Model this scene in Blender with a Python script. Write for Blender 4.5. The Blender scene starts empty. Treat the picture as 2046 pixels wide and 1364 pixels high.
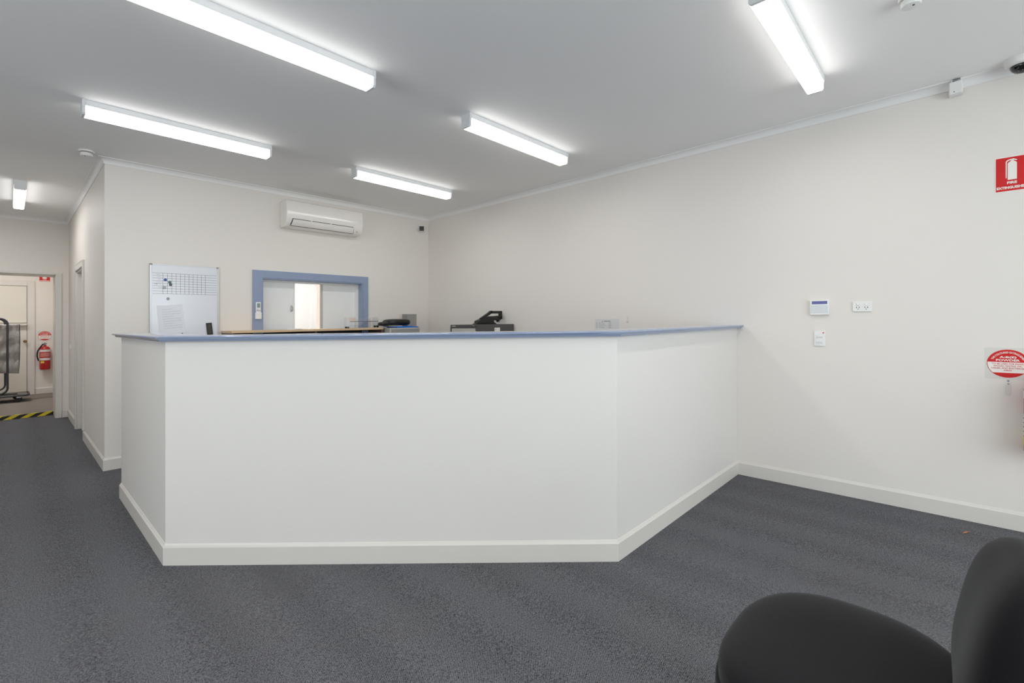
import bpy, math, random
from mathutils import Vector, Matrix
random.seed(4)
C = bpy.context.scene.collection
PI = math.pi
# ------------------------------------------------------------------ the building (metres)
S = 0.0179            # floors, ledges and ceiling of the old building fall 1.8 % towards the left
XR = 4.277            # right wall
YB = 5.703            # back wall behind the counter
XL = 0.602            # corridor wall
YE = 9.507            # end wall of the corridor
XLEFT = -3.0
YF = -3.3            # shopfront behind the camera
HC = 2.885            # ceiling
T = 0.012             # baseboard thickness

def lift(p):
    return Vector((p[0], p[1], p[2] + S * (p[0] - XR)))

# ------------------------------------------------------------------ materials
def srgb(r, g, b):
    f = lambda c: (c / 12.92 if c <= 0.04045 else ((c + 0.055) / 1.055) ** 2.4)
    return (f(r / 255), f(g / 255), f(b / 255), 1)

def mat(name, col, rough=0.6, metal=0.0, bump=0.0, bscale=200.0, vary=0.0, vscale=2.0, spec=0.5, coat=0.0, trans=0.0, sheen=0.0):
    m = bpy.data.materials.new(name); m.use_nodes = True
    nt = m.node_tree; b = nt.nodes['Principled BSDF']
    c = col if len(col) == 4 else srgb(*col)
    b.inputs['Base Color'].default_value = c
    b.inputs['Roughness'].default_value = rough
    b.inputs['Metallic'].default_value = metal
    b.inputs['Specular IOR Level'].default_value = spec
    b.inputs['Coat Weight'].default_value = coat
    b.inputs['Transmission Weight'].default_value = trans
    b.inputs['Sheen Weight'].default_value = sheen
    tc = nt.nodes.new('ShaderNodeTexCoord')
    if vary:
        n = nt.nodes.new('ShaderNodeTexNoise'); n.inputs['Scale'].default_value = vscale; n.inputs['Detail'].default_value = 4
        mx = nt.nodes.new('ShaderNodeMix'); mx.data_type = 'RGBA'
        mx.inputs['A'].default_value = tuple(x * (1 - vary) for x in c[:3]) + (1,)
        mx.inputs['B'].default_value = tuple(min(1, x * (1 + vary)) for x in c[:3]) + (1,)
        nt.links.new(tc.outputs['Object'], n.inputs['Vector'])
        nt.links.new(n.outputs['Fac'], mx.inputs['Factor'])
        nt.links.new(mx.outputs['Result'], b.inputs['Base Color'])
    if bump:
        n2 = nt.nodes.new('ShaderNodeTexNoise'); n2.inputs['Scale'].default_value = bscale; n2.inputs['Detail'].default_value = 3
        bp = nt.nodes.new('ShaderNodeBump'); bp.inputs['Strength'].default_value = bump; bp.inputs['Distance'].default_value = 0.002
        nt.links.new(tc.outputs['Object'], n2.inputs['Vector'])
        nt.links.new(n2.outputs['Fac'], bp.inputs['Height'])
        nt.links.new(bp.outputs['Normal'], b.inputs['Normal'])
    return m

def emit(name, col, strength, through=0.0):
    m = bpy.data.materials.new(name); m.use_nodes = True
    nt = m.node_tree; nt.nodes.clear()
    out = nt.nodes.new('ShaderNodeOutputMaterial')
    e = nt.nodes.new('ShaderNodeEmission'); e.inputs['Color'].default_value = col; e.inputs['Strength'].default_value = strength
    last = e.outputs[0]
    if through:
        t = nt.nodes.new('ShaderNodeBsdfTransparent'); mx = nt.nodes.new('ShaderNodeMixShader')
        mx.inputs['Fac'].default_value = through
        nt.links.new(last, mx.inputs[1]); nt.links.new(t.outputs[0], mx.inputs[2]); last = mx.outputs[0]
    nt.links.new(last, out.inputs['Surface'])
    return m

def clear(name, tint, gloss=0.12, rough=0.03):
    m = bpy.data.materials.new(name); m.use_nodes = True
    nt = m.node_tree; nt.nodes.clear()
    out = nt.nodes.new('ShaderNodeOutputMaterial')
    t = nt.nodes.new('ShaderNodeBsdfTransparent'); t.inputs['Color'].default_value = tint
    g = nt.nodes.new('ShaderNodeBsdfGlossy'); g.inputs['Roughness'].default_value = rough
    mx = nt.nodes.new('ShaderNodeMixShader'); mx.inputs['Fac'].default_value = gloss
    nt.links.new(t.outputs[0], mx.inputs[1]); nt.links.new(g.outputs[0], mx.inputs[2]); nt.links.new(mx.outputs[0], out.inputs['Surface'])
    return m

def carpet_mat(name, dark, light, warm):
    m = bpy.data.materials.new(name); m.use_nodes = True
    nt = m.node_tree; b = nt.nodes['Principled BSDF']; L = nt.links.new
    b.inputs['Roughness'].default_value = 1.0; b.inputs['Specular IOR Level'].default_value = 0.05
    tc = nt.nodes.new('ShaderNodeTexCoord')
    mp = nt.nodes.new('ShaderNodeMapping'); mp.inputs['Rotation'].default_value = (0, 0, math.radians(3)); L(tc.outputs['Object'], mp.inputs['Vector'])
    # rows of cut loops: cells packed along ribs
    mp2 = nt.nodes.new('ShaderNodeMapping'); mp2.inputs['Scale'].default_value = (1.0, 1.7, 1.0); L(mp.outputs[0], mp2.inputs['Vector'])
    v = nt.nodes.new('ShaderNodeTexVoronoi'); v.inputs['Scale'].default_value = 150; v.inputs['Randomness'].default_value = 0.65; L(mp2.outputs[0], v.inputs['Vector'])
    n = nt.nodes.new('ShaderNodeTexNoise'); n.inputs['Scale'].default_value = 190; n.inputs['Detail'].default_value = 2; L(mp.outputs[0], n.inputs['Vector'])
    w = nt.nodes.new('ShaderNodeTexNoise'); w.inputs['Scale'].default_value = 0.9; w.inputs['Detail'].default_value = 5; w.inputs['Roughness'].default_value = 0.65; L(mp.outputs[0], w.inputs['Vector'])
    a = nt.nodes.new('ShaderNodeMath'); a.operation = 'MULTIPLY_ADD'; a.inputs[1].default_value = -0.55; a.inputs[2].default_value = 0.72; L(v.outputs['Distance'], a.inputs[0])
    ad = nt.nodes.new('ShaderNodeMath'); ad.operation = 'ADD'; L(a.outputs[0], ad.inputs[0])
    nn = nt.nodes.new('ShaderNodeMath'); nn.operation = 'MULTIPLY_ADD'; nn.inputs[1].default_value = 1.2; nn.inputs[2].default_value = -0.6; L(n.outputs['Fac'], nn.inputs[0]); L(nn.outputs[0], ad.inputs[1])
    mr = nt.nodes.new('ShaderNodeMapping'); mr.inputs['Rotation'].default_value = (0, 0, 0.82); L(tc.outputs['Object'], mr.inputs['Vector'])
    wv = nt.nodes.new('ShaderNodeTexWave'); wv.inputs['Scale'].default_value = 46; wv.inputs['Distortion'].default_value = 1.2; wv.inputs['Detail'].default_value = 1; L(mr.outputs[0], wv.inputs['Vector'])
    wa = nt.nodes.new('ShaderNodeMath'); wa.operation = 'MULTIPLY_ADD'; wa.inputs[1].default_value = 0.34; wa.inputs[2].default_value = -0.17; L(wv.outputs['Fac'], wa.inputs[0])
    ad0 = ad; ad = nt.nodes.new('ShaderNodeMath'); ad.operation = 'ADD'; L(ad0.outputs[0], ad.inputs[0]); L(wa.outputs[0], ad.inputs[1])
    rp = nt.nodes.new('ShaderNodeMix'); rp.data_type = 'RGBA'; rp.inputs['A'].default_value = dark; rp.inputs['B'].default_value = light; L(ad.outputs[0], rp.inputs['Factor'])
    w2 = nt.nodes.new('ShaderNodeMapRange'); w2.inputs['From Min'].default_value = 0.35; w2.inputs['From Max'].default_value = 0.7; L(w.outputs['Fac'], w2.inputs['Value'])
    tn = nt.nodes.new('ShaderNodeMix'); tn.data_type = 'RGBA'; tn.blend_type = 'MULTIPLY'; tn.inputs['B'].default_value = warm
    L(w2.outputs[0], tn.inputs['Factor']); L(rp.outputs['Result'], tn.inputs['A']); L(tn.outputs['Result'], b.inputs['Base Color'])
    bp = nt.nodes.new('ShaderNodeBump'); bp.inputs['Strength'].default_value = 0.6; bp.inputs['Distance'].default_value = 0.004
    L(ad.outputs[0], bp.inputs['Height']); L(bp.outputs['Normal'], b.inputs['Normal'])
    return m

M = dict(
    wall=mat('cream_wall_paint', (229, 224, 218), 0.55, bump=0.06, bscale=90, vary=0.012, vscale=1.3, spec=0.35),
    counter=mat('counter_paint', (224, 221, 217), 0.5, bump=0.06, bscale=90, vary=0.015, vscale=2.2, spec=0.35),
    ceiling=mat('ceiling_paint', (243, 243, 242), 0.75, bump=0.04, bscale=60, spec=0.2),
    cornice=mat('cornice_paint', (236, 235, 234), 0.5, spec=0.3),
    trim=mat('trim_gloss_paint', (217, 213, 207), 0.35, bump=0.03, bscale=40, vary=0.02, vscale=5),
    door=mat('door_paint', (222, 217, 206), 0.4, bump=0.03, bscale=30, vary=0.02, vscale=3),
    blue=mat('blue_gloss_paint', (140, 154, 182), 0.25, bump=0.04, bscale=60, vary=0.04, vscale=9),
    ledge=mat('glossy_blue_ledge_paint', (140, 154, 182), 0.10, vary=0.03, vscale=9, coat=0.6),
    carpet=carpet_mat('loop_pile_carpet', srgb(32, 33, 37), srgb(141, 142, 148), (1.0, 0.97, 0.92, 1)),
    carpet_far=carpet_mat('brown_grey_carpet', srgb(90, 85, 82), srgb(170, 163, 158), (1.0, 0.96, 0.92, 1)),
    white=mat('white_plastic', (232, 232, 230), 0.35),
    acwhite=mat('air_conditioner_plastic', (236, 232, 226), 0.18, coat=0.5),
    enamel=mat('white_enamel_steel', (228, 229, 230), 0.35),
    cap=mat('end_cap_plastic', (222, 223, 225), 0.4),
    tube=emit('fluorescent_tube', (1.0, 0.975, 0.94, 1), 62),
    diff=emit('prismatic_diffuser_base', (1.0, 0.985, 0.965, 1), 10.0, 0.12),
    diffside=emit('prismatic_diffuser_side', (1.0, 0.985, 0.965, 1), 2.1, 0.012),
    black=mat('black_plastic', (22, 21, 22), 0.35),
    dark=mat('dark_slot', (38, 36, 35), 0.6),
    grey=mat('grey_steel', (150, 150, 147), 0.5, vary=0.03),
    lgrey=mat('pale_grey_steel', (184, 184, 178), 0.5),
    grey2=mat('grey_plastic', (150, 147, 143), 0.5),
    charcoal=mat('charcoal_steel', (78, 76, 76), 0.45, bump=0.04, bscale=400, vary=0.06, vscale=20),
    chair=mat('black_upholstery', (21, 20, 23), 0.95, bump=0.35, bscale=700, vary=0.12, vscale=14, spec=0.12, sheen=0.12),
    chairleg=mat('black_steel_tube', (20, 20, 21), 0.35),
    red=mat('red_enamel', (176, 20, 24), 0.28, coat=0.4),
    signred=mat('sign_red', (205, 16, 20), 0.35),
    signwhite=mat('sign_white', (238, 234, 228), 0.4),
    plate=mat('sticker_backing', (216, 214, 208), 0.4),
    label=mat('label_white', (214, 214, 214), 0.45),
    yellow=mat('yellow_tag', (226, 205, 70), 0.5),
    tape=mat('hazard_yellow', (222, 200, 40), 0.5),
    tapeblack=mat('hazard_black', (18, 18, 20), 0.5),
    wood=mat('pale_beech_laminate', (214, 186, 150), 0.4, vary=0.06, vscale=12),
    wooddark=mat('dark_edge_laminate', (96, 76, 70), 0.5),
    board=mat('whiteboard_enamel', (226, 229, 236), 0.16, spec=0.6),
    ink=mat('board_ink', (92, 94, 102), 0.5),
    ink2=mat('grey_print', (105, 105, 112), 0.6),
    alu=mat('satin_aluminium', (190, 190, 192), 0.35, metal=0.8),
    paper=mat('white_paper', (232, 234, 240), 0.7),
    pinkpaper=mat('pale_pink_paper', (240, 214, 200), 0.7),
    bluef=mat('blue_plastic_folder', (28, 112, 214), 0.35),
    mblue=mat('magnet_blue', (40, 66, 150), 0.35),
    mgreen=mat('magnet_green', (74, 112, 96), 0.4),
    mdark=mat('magnet_grey_green', (72, 84, 84), 0.4),
    mgrey=mat('magnet_silver', (160, 166, 168), 0.3),
    lcd=mat('blue_lcd', (54, 58, 140), 0.2),
    lcdg=mat('grey_green_lcd', (128, 150, 146), 0.3),
    clearp=clear('clear_acrylic', (0.985, 0.99, 0.99, 1), 0.08),
    glass=clear('window_glass', (0.97, 0.985, 0.98, 1), 0.05),
    film=None,
    panel=mat('white_sliding_panel', (234, 236, 236), 0.45),
    brass=mat('aged_brass', (150, 118, 70), 0.3, metal=0.9),
    steel=mat('chrome', (180, 180, 182), 0.25, metal=1.0),
    tubesteel=mat('dark_grey_tube_steel', (62, 64, 70), 0.35, metal=0.4),
    rubber=mat('black_rubber', (24, 23, 22), 0.7),
    leaf=mat('dry_leaf', (176, 112, 74), 0.7, vary=0.15, vscale=90),
    brick=mat('pale_pink_render', (138, 116, 104), 0.9, vary=0.06, vscale=6),
    back=mat('back_room_paint', (238, 236, 232), 0.6),
    photo=mat('dim_brown_print', (62, 55, 44), 0.4, vary=0.35, vscale=60),
)

def film_mat():
    m = bpy.data.materials.new('crinkled_plastic_sheet'); m.use_nodes = True
    nt = m.node_tree; b = nt.nodes['Principled BSDF']; L = nt.links.new
    b.inputs['Roughness'].default_value = 0.22
    tc = nt.nodes.new('ShaderNodeTexCoord')
    n = nt.nodes.new('ShaderNodeTexNoise'); n.inputs['Scale'].default_value = 5; n.inputs['Detail'].default_value = 6; n.inputs['Distortion'].default_value = 1.2
    L(tc.outputs['Object'], n.inputs['Vector'])
    r = nt.nodes.new('ShaderNodeMix'); r.data_type = 'RGBA'; r.inputs['A'].default_value = srgb(120, 116, 116); r.inputs['B'].default_value = srgb(186, 182, 180)
    L(n.outputs['Fac'], r.inputs['Factor']); L(r.outputs['Result'], b.inputs['Base Color'])
    bp = nt.nodes.new('ShaderNodeBump'); bp.inputs['Strength'].default_value = 0.9; bp.inputs['Distance'].default_value = 0.03
    L(n.outputs['Fac'], bp.inputs['Height']); L(bp.outputs['Normal'], b.inputs['Normal'])
    return m
M['film'] = film_mat()

# ------------------------------------------------------------------ mesh builder (room coordinates)
ORIGIN = {}
class MB:
    def __init__(s): s.v = []; s.f = []; s.m = []; s.sm = []
    def face(s, pts, mi=0, smooth=False):
        n = len(s.v); s.v += [tuple(p) for p in pts]; s.f.append(tuple(range(n, n + len(pts)))); s.m.append(mi); s.sm.append(smooth)
    def raw(s, vs, fs, mi=0, smooth=False):
        n = len(s.v); s.v += [tuple(p) for p in vs]
        for f in fs: s.f.append(tuple(i + n for i in f)); s.m.append(mi); s.sm.append(smooth)
        return s
    def box(s, x0, x1, y0, y1, z0, z1, mi=0):
        return s.raw([(x0,y0,z0),(x1,y0,z0),(x1,y1,z0),(x0,y1,z0),(x0,y0,z1),(x1,y0,z1),(x1,y1,z1),(x0,y1,z1)],
                     [(0,3,2,1),(4,5,6,7),(0,1,5,4),(1,2,6,5),(2,3,7,6),(3,0,4,7)], mi)
    def obox(s, cen, ux, uy, uz, mi=0):   # oriented box: half-extent vectors
        c = Vector(cen); ux, uy, uz = Vector(ux), Vector(uy), Vector(uz)
        vs = [c + a*ux + b*uy + d*uz for d in (-1,1) for a, b in ((-1,-1),(1,-1),(1,1),(-1,1))]
        return s.raw(vs, [(0,3,2,1),(4,5,6,7),(0,1,5,4),(1,2,6,5),(2,3,7,6),(3,0,4,7)], mi)
    def lathe(s, cen, prof, axis='z', n=32, mi=0, smooth=True, cap=True):
        def P(r, h, a):
            u, w = r * math.cos(a), r * math.sin(a)
            if axis == 'z': return (cen[0] + u, cen[1] + w, cen[2] + h)
            if axis == 'y': return (cen[0] + u, cen[1] - h, cen[2] + w)      # grows towards -y
            return (cen[0] - h, cen[1] - u, cen[2] + w)                      # grows towards -x
        vs = [P(r, h, 2*PI*k/n) for r, h in prof for k in range(n)]
        fs = [(i*n + k, i*n + (k+1) % n, (i+1)*n + (k+1) % n, (i+1)*n + k) for i in range(len(prof)-1) for k in range(n)]
        s.raw(vs, fs, mi, smooth)
        if cap:
            s.face([P(prof[0][0], prof[0][1], -2*PI*k/n) for k in range(n)], mi)
            s.face([P(prof[-1][0], prof[-1][1], 2*PI*k/n) for k in range(n)], mi)
        return s
    def tube(s, pts, r, n=12, mi=0):
        pts = [Vector(p) for p in pts]; rings = []
        t0 = (pts[1] - pts[0]).normalized(); up = Vector((0,0,1)) if abs(t0.z) < 0.9 else Vector((1,0,0))
        a = t0.cross(up).normalized()
        for i, p in enumerate(pts):
            t = ((pts[min(i+1, len(pts)-1)] - pts[max(i-1, 0)])).normalized()
            a = (a - t * a.dot(t)).normalized(); b = t.cross(a)
            rr = r[i] if isinstance(r, (list, tuple)) else r
            rings.append([p + rr*(math.cos(2*PI*k/n)*a + math.sin(2*PI*k/n)*b) for k in range(n)])
        vs = [q for g in rings for q in g]
        fs = [(i*n+k, i*n+(k+1)%n, (i+1)*n+(k+1)%n, (i+1)*n+k) for i in range(len(rings)-1) for k in range(n)]
        s.raw(vs, fs, mi, True); s.face(rings[0][::-1], mi); s.face(rings[-1], mi)
        return s
    def prism(s, poly, fn, d0, d1, mi=0, smooth=False):   # poly in 2D, fn(u,w,d) -> point
        n = len(poly)
        vs = [fn(u, w, d0) for u, w in poly] + [fn(u, w, d1) for u, w in poly]
        s.raw(vs, [(i, (i+1) % n, n+(i+1) % n, n+i) for i in range(n)], mi, smooth)
        s.face(vs[:n][::-1], mi); s.face(vs[n:], mi)
        return s
    def pad(s, cen, half, ex=0.5, ez=0.6, rot=None, warp=None, nu=64, nv=32, mi=0):   # rounded cushion
        def pw(c, e): return math.copysign(abs(c) ** e, c)
        vs = []
        for i in range(nv + 1):
            ph = -PI/2 + PI*i/nv
            for k in range(nu):
                th = 2*PI*k/nu
                p = Vector((half[0]*pw(math.cos(ph), ez)*pw(math.cos(th), ex), half[1]*pw(math.cos(ph), ez)*pw(math.sin(th), ex), half[2]*pw(math.sin(ph), ez)))
                if warp: p = warp(p)
                if rot: p = rot @ p
                vs.append(Vector(cen) + p)
        fs = [(i*nu+k, i*nu+(k+1)%nu, (i+1)*nu+(k+1)%nu, (i+1)*nu+k) for i in range(nv) for k in range(nu)]
        return s.raw(vs, fs, mi, True)
    def build(s, name, mats, parent=None, bevel=0.0, origin=None, sharp=35):
        me = bpy.data.meshes.new(name)
        o = bpy.data.objects.new(name, me); C.objects.link(o)
        if parent is not None:
            og = ORIGIN[parent.name]
            o.parent = parent
        else:
            if origin is None:
                xs = [p[0] for p in s.v]; ys = [p[1] for p in s.v]; zs = [p[2] for p in s.v]
                origin = ((min(xs)+max(xs))/2, (min(ys)+max(ys))/2, min(zs))
            og = lift(origin); o.location = og
        ORIGIN[o.name] = og
        me.from_pydata([tuple(lift(p) - og) for p in s.v], [], s.f)
        ms = mats if isinstance(mats, (list, tuple)) else [mats]
        for m in ms: me.materials.append(m)
        for p, mi, sm in zip(me.polygons, s.m, s.sm): p.material_index = mi; p.use_smooth = sm
        import bmesh
        bm = bmesh.new(); bm.from_mesh(me)
        bmesh.ops.remove_doubles(bm, verts=bm.verts, dist=1e-6)
        bmesh.ops.recalc_face_normals(bm, faces=bm.faces); bm.to_mesh(me); bm.free()
        me.set_sharp_from_angle(angle=math.radians(sharp))
        if bevel:
            b = o.modifiers.new('edge', 'BEVEL'); b.width = bevel; b.segments = 2; b.limit_method = 'ANGLE'; b.angle_limit = math.radians(40)
        return o

def sweep(path, prof, cut0=None, cut1=None, only=None):
    """profile (offset to the left of travel, z) carried along a flat path with mitred corners"""
    P = [Vector((p[0], p[1])) for p in path]; n = len(P); mb = MB()
    def off(i, d):
        if i == 0: a = b = (P[1]-P[0]).normalized()
        elif i == n-1: a = b = (P[-1]-P[-2]).normalized()
        else: a = (P[i]-P[i-1]).normalized(); b = (P[i+1]-P[i]).normalized()
        na, nb = Vector((-a.y, a.x)), Vector((-b.y, b.x))
        m = (na + nb); m = m / max(1e-6, m.dot(na))
        return P[i] + d*m
    k = len(prof)
    segs = range(n-1) if only is None else only
    for i in segs:
        r0 = [(*off(i, d), z) for d, z in prof]; r1 = [(*off(i+1, d), z) for d, z in prof]
        mb.raw(r0 + r1, [(j, (j+1) % k, k+(j+1) % k, k+j) for j in range(k)])
        if i == segs[0]: mb.face(r0[::-1])
        if i == segs[-1]: mb.face(r1)
        elif only is not None and False: pass
    return mb

def tag(o, label=None, cat=None, group=None, kind=None):
    if label: o['label'] = label
    if cat: o['category'] = cat
    if group: o['group'] = group
    if kind: o['kind'] = kind
    return o

def thing(name, loc, label, cat, group=None):
    o = bpy.data.objects.new(name, None); C.objects.link(o)
    o.empty_display_size = 0.05
    og = lift(loc); o.location = og; ORIGIN[o.name] = og
    return tag(o, label, cat, group)

def struct(mb, name, mats, label=None, bevel=0.0, cat=None):
    return tag(mb.build(name, mats, None, bevel), label, cat, None, 'structure')

def words(mb, text, size, width, fn, mi=0, thick=0.0006, bold=0.0, arc=None, spacing=1.0):
    """lettering as real thin geometry; fn(u, v, d) places it; width fits the line; centred at 0,0"""
    cu = bpy.data.curves.new('lettering', 'FONT'); cu.body = text; cu.size = 1.0; cu.offset = bold; cu.resolution_u = 3
    cu.space_character = spacing
    ob = bpy.data.objects.new('lettering', cu); C.objects.link(ob)
    bpy.context.view_layer.update()
    me = bpy.data.meshes.new_from_object(ob.evaluated_get(bpy.context.evaluated_depsgraph_get()))
    xs = [v.co.x for v in me.vertices]; x0, x1 = min(xs), max(xs)
    hs = 0.69
    pts = []
    for v in me.vertices:
        u = ((v.co.x - (x0+x1)/2) / (x1-x0)) * width; w = v.co.y / hs * size - size/2
        if arc:
            rx, ry = arc
            a = u / rx; pts.append(((rx + w)*math.sin(a), (ry + w)*math.cos(a)))
        else: pts.append((u, w))
    mb.raw([fn(u, w, thick) for u, w in pts], [tuple(p.vertices) for p in me.polygons], mi)
    bpy.data.objects.remove(ob); bpy.data.curves.remove(cu); bpy.data.meshes.remove(me)

# ================================================================== ROOM SHELL
FARZ = 0.055; YS = 9.87; YFAR = 12.66
mb = MB().box(XLEFT-.1, XR+.16, YF-.1, YS, -0.1, 0)
struct(mb, 'floor', M['carpet'], 'dark blue-grey loop pile carpet of the reception room')
mb = MB().box(-2.2, .75, YS, YFAR+.1, -0.1, FARZ)
struct(mb, 'floor_far', M['carpet_far'], 'brown-grey carpet one step up in the room beyond the corridor')
mb = MB().box(XL+.12, XR+.16, YB+.16, 11.2, -0.1, 0)
struct(mb, 'floor_back', M['lgrey'], 'pale floor of the room behind the blue window')
mb = MB().box(XLEFT-.1, XR+.16, YF-.1, YB+.16, HC, HC+.1).box(XLEFT-.1, XL+.15, YB+.16, YE+.4, HC, HC+.1)
struct(mb, 'ceiling', M['ceiling'], 'flat pale grey ceiling')
mb = MB().box(-2.2, .75, YE+.4, YFAR+.1, HC, HC+.1)
struct(mb, 'ceiling_far', M['ceiling'])
mb = MB().box(XL+.15, XR+.16, YB+.16, 8.66, HC, HC+.1)
struct(mb, 'ceiling_back', M['ceiling'])
struct(MB().box(XR, XR+.16, YF-.1, 8.66, -.1, HC), 'wall_right', M['wall'], 'long cream wall on the right')
# back wall with the window opening
WX0, WX1, WZ0, WZ1 = 1.955, 3.202, 1.19, 1.857
mb = MB().box(XL, WX0, YB, YB+.16, -.1, HC).box(WX1, XR, YB, YB+.16, -.1, HC).box(WX0, WX1, YB, YB+.16, -.1, WZ0).box(WX0, WX1, YB, YB+.16, WZ1, HC)
struct(mb, 'wall_back', M['wall'], 'cream wall behind the reception counter')
# corridor wall with a doorway
DY0, DY1, DZ = 7.45, 8.28, 2.04
mb = MB().box(XL, XL+.13, YB+.16, DY0, -.1, HC).box(XL, XL+.13, DY1, YE, -.1, HC).box(XL, XL+.13, DY0, DY1, DZ, HC)
struct(mb, 'wall_corridor', M['wall'], 'cream corridor wall running away from the room corner')
# corridor end wall with an opening into the next room
OX0, OX1, OZ = -0.47, 0.462, 2.088
mb = MB().box(OX1, XL+.15, YE, YE+.5, -.1, HC).box(XLEFT, OX0, YE, YE+.5, -.1, HC).box(OX0, OX1, YE, YE+.5, OZ, HC)
struct(mb, 'wall_end', M['wall'], 'cream wall closing the corridor, with a wide opening')
LY0, LY1, LZ0, LZ1 = 0.6, 3.4, .9, 2.3      # unseen window in the left wall, added to light the left side
mb = MB().box(XLEFT-.12, XLEFT, YF-.1, LY0, -.1, HC).box(XLEFT-.12, XLEFT, LY1, YE+.5, -.1, HC).box(XLEFT-.12, XLEFT, LY0, LY1, -.1, LZ0).box(XLEFT-.12, XLEFT, LY0, LY1, LZ1, HC)
struct(mb, 'wall_left', M['wall'])
mb = MB()
for i in range(5):
    y = LY0 + (LY1-LY0-.05)*i/4
    mb.box(XLEFT-.1, XLEFT-.03, y, y+.05, LZ0, LZ1)
mb.box(XLEFT-.1, XLEFT-.03, LY0, LY1, LZ0, LZ0+.05).box(XLEFT-.1, XLEFT-.03, LY0, LY1, LZ1-.05, LZ1)
wl = struct(mb, 'added_window', M['alu'], 'added side window frame, out of view')
MB().box(XLEFT-.068, XLEFT-.062, LY0+.02, LY1-.02, LZ0+.03, LZ1-.03).build('pane', M['glass'], wl)
# far room
struct(MB().box(-2.2, .75, YFAR, YFAR+.1, -.1, HC), 'wall_far', M['wall'], 'pale wall of the room beyond the corridor')
struct(MB().box(.63, .75, YE+.5, YFAR, -.1, HC), 'wall_far_right', M['wall'])
struct(MB().box(-2.3, -2.2, YE+.5, YFAR+.1, -.1, HC), 'wall_far_left', M['wall'])
struct(MB().box(-2.3, XLEFT, YE+.4, YE+.5, -.1, HC), 'wall_far_near', M['wall'])
# back room seen through the window, with a doorway to the open air
BX0, BX1 = 3.845, 4.2
mb = MB().box(XL+.13, BX0, 8.5, 8.66, -.1, HC).box(BX1, XR, 8.5, 8.66, -.1, HC).box(BX0, BX1, 8.5, 8.66, 2.1, HC)
struct(mb, 'wall_back_room', M['back'])
mb = MB().box(BX0-.11, BX0-.05, 8.475, 8.5, 0, 2.17).box(BX0-.05, BX0, 8.46, 8.5, 0, 2.17).box(BX1, BX1+.07, 8.475, 8.5, 0, 2.17).box(BX0, BX1, 8.475, 8.5, 2.1, 2.17)
struct(mb, 'trim_1', M['back'], 'white doorway surround in the room behind the blue window', .004)
struct(MB().box(2.6, 6.5, 11.0, 11.2, -.1, 3.2), 'wall_outside', M['brick'], 'sunlit pale pink wall outdoors')
# shopfront behind the camera: sill wall, head, piers, mullions and panes
SX0, SX1, SZ0, SZ1 = -1.4, 3.3, 0.25, 2.6
mb = MB().box(XLEFT, XR, YF-.12, YF, -.1, SZ0).box(XLEFT, XR, YF-.12, YF, SZ1, HC).box(XLEFT, SX0, YF-.12, YF, SZ0, SZ1).box(SX1, XR, YF-.12, YF, SZ0, SZ1)
struct(mb, 'wall_front', M['wall'])
mb = MB()
for i in range(5):
    x = SX0 + (SX1-SX0-.05)*i/4
    mb.box(x, x+.05, YF-.1, YF-.03, SZ0, SZ1)
mb.box(SX0, SX1, YF-.1, YF-.03, SZ0, SZ0+.05).box(SX0, SX1, YF-.1, YF-.03, SZ1-.05, SZ1)
wf = struct(mb, 'window_2', M['alu'], 'shopfront window frame')
MB().box(SX0+.02, SX1-.02, YF-.068, YF-.062, SZ0+.03, SZ1-.03).build('pane', M['glass'], wf)

# ---------------------------------------------------------------- cornices and baseboards
ring = [(XR, YF), (XR, YB), (XL, YB), (XL, YE), (XLEFT, YE), (XLEFT, YF)]
CP = 0.052
prof = [(0, HC-CP), (.006, HC-CP), (.008, HC-CP+.004)] + [(.008 + (CP-.014)*(1-math.cos(a)), HC-CP+.006 + (CP-.012)*math.sin(a)) for a in [PI/2*k/6 for k in range(7)]] + [(CP, HC-.005), (CP, HC), (0, HC)]
for i, nm in enumerate(('trim_2', 'trim_3', 'trim_4', 'trim_5')):
    o = struct(sweep(ring, prof, only=[i]), nm, M['cornice'], ('white cornice along the right wall', 'white cornice above the wall behind the counter', 'white cornice along the corridor wall', 'white cornice above the corridor opening')[i])
BH = 0.098
bprof = [(0, 0), (T, 0), (T, BH), (T-.003, BH+.004), (.002, BH+.018), (0, BH+.019)]
struct(sweep([(XR, YF), (XR, YB), (XL, YB), (XL, DY0-.06)], bprof, only=[0]), 'baseboard_right', M['trim'], 'cream baseboard along the right wall')
struct(sweep([(XR, YF), (XR, YB), (XL, YB), (XL, DY0-.06)], bprof, only=[1]), 'baseboard_back', M['trim'])
struct(sweep([(XR, YF), (XR, YB), (XL, YB), (XL, DY0+.0)], bprof, only=[2]), 'baseboard_corridor', M['trim'], 'cream baseboard along the near corridor wall')
struct(sweep([(XL, DY1+.066), (XL, YE), (OX1+.07, YE)], bprof), 'baseboard_end', M['trim'], 'short cream baseboard turning the far corridor corner')
struct(sweep([(.63, YFAR), (.345, YFAR)], [(d, z+FARZ) for d, z in bprof]), 'baseboard_far', M['trim'])

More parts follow.
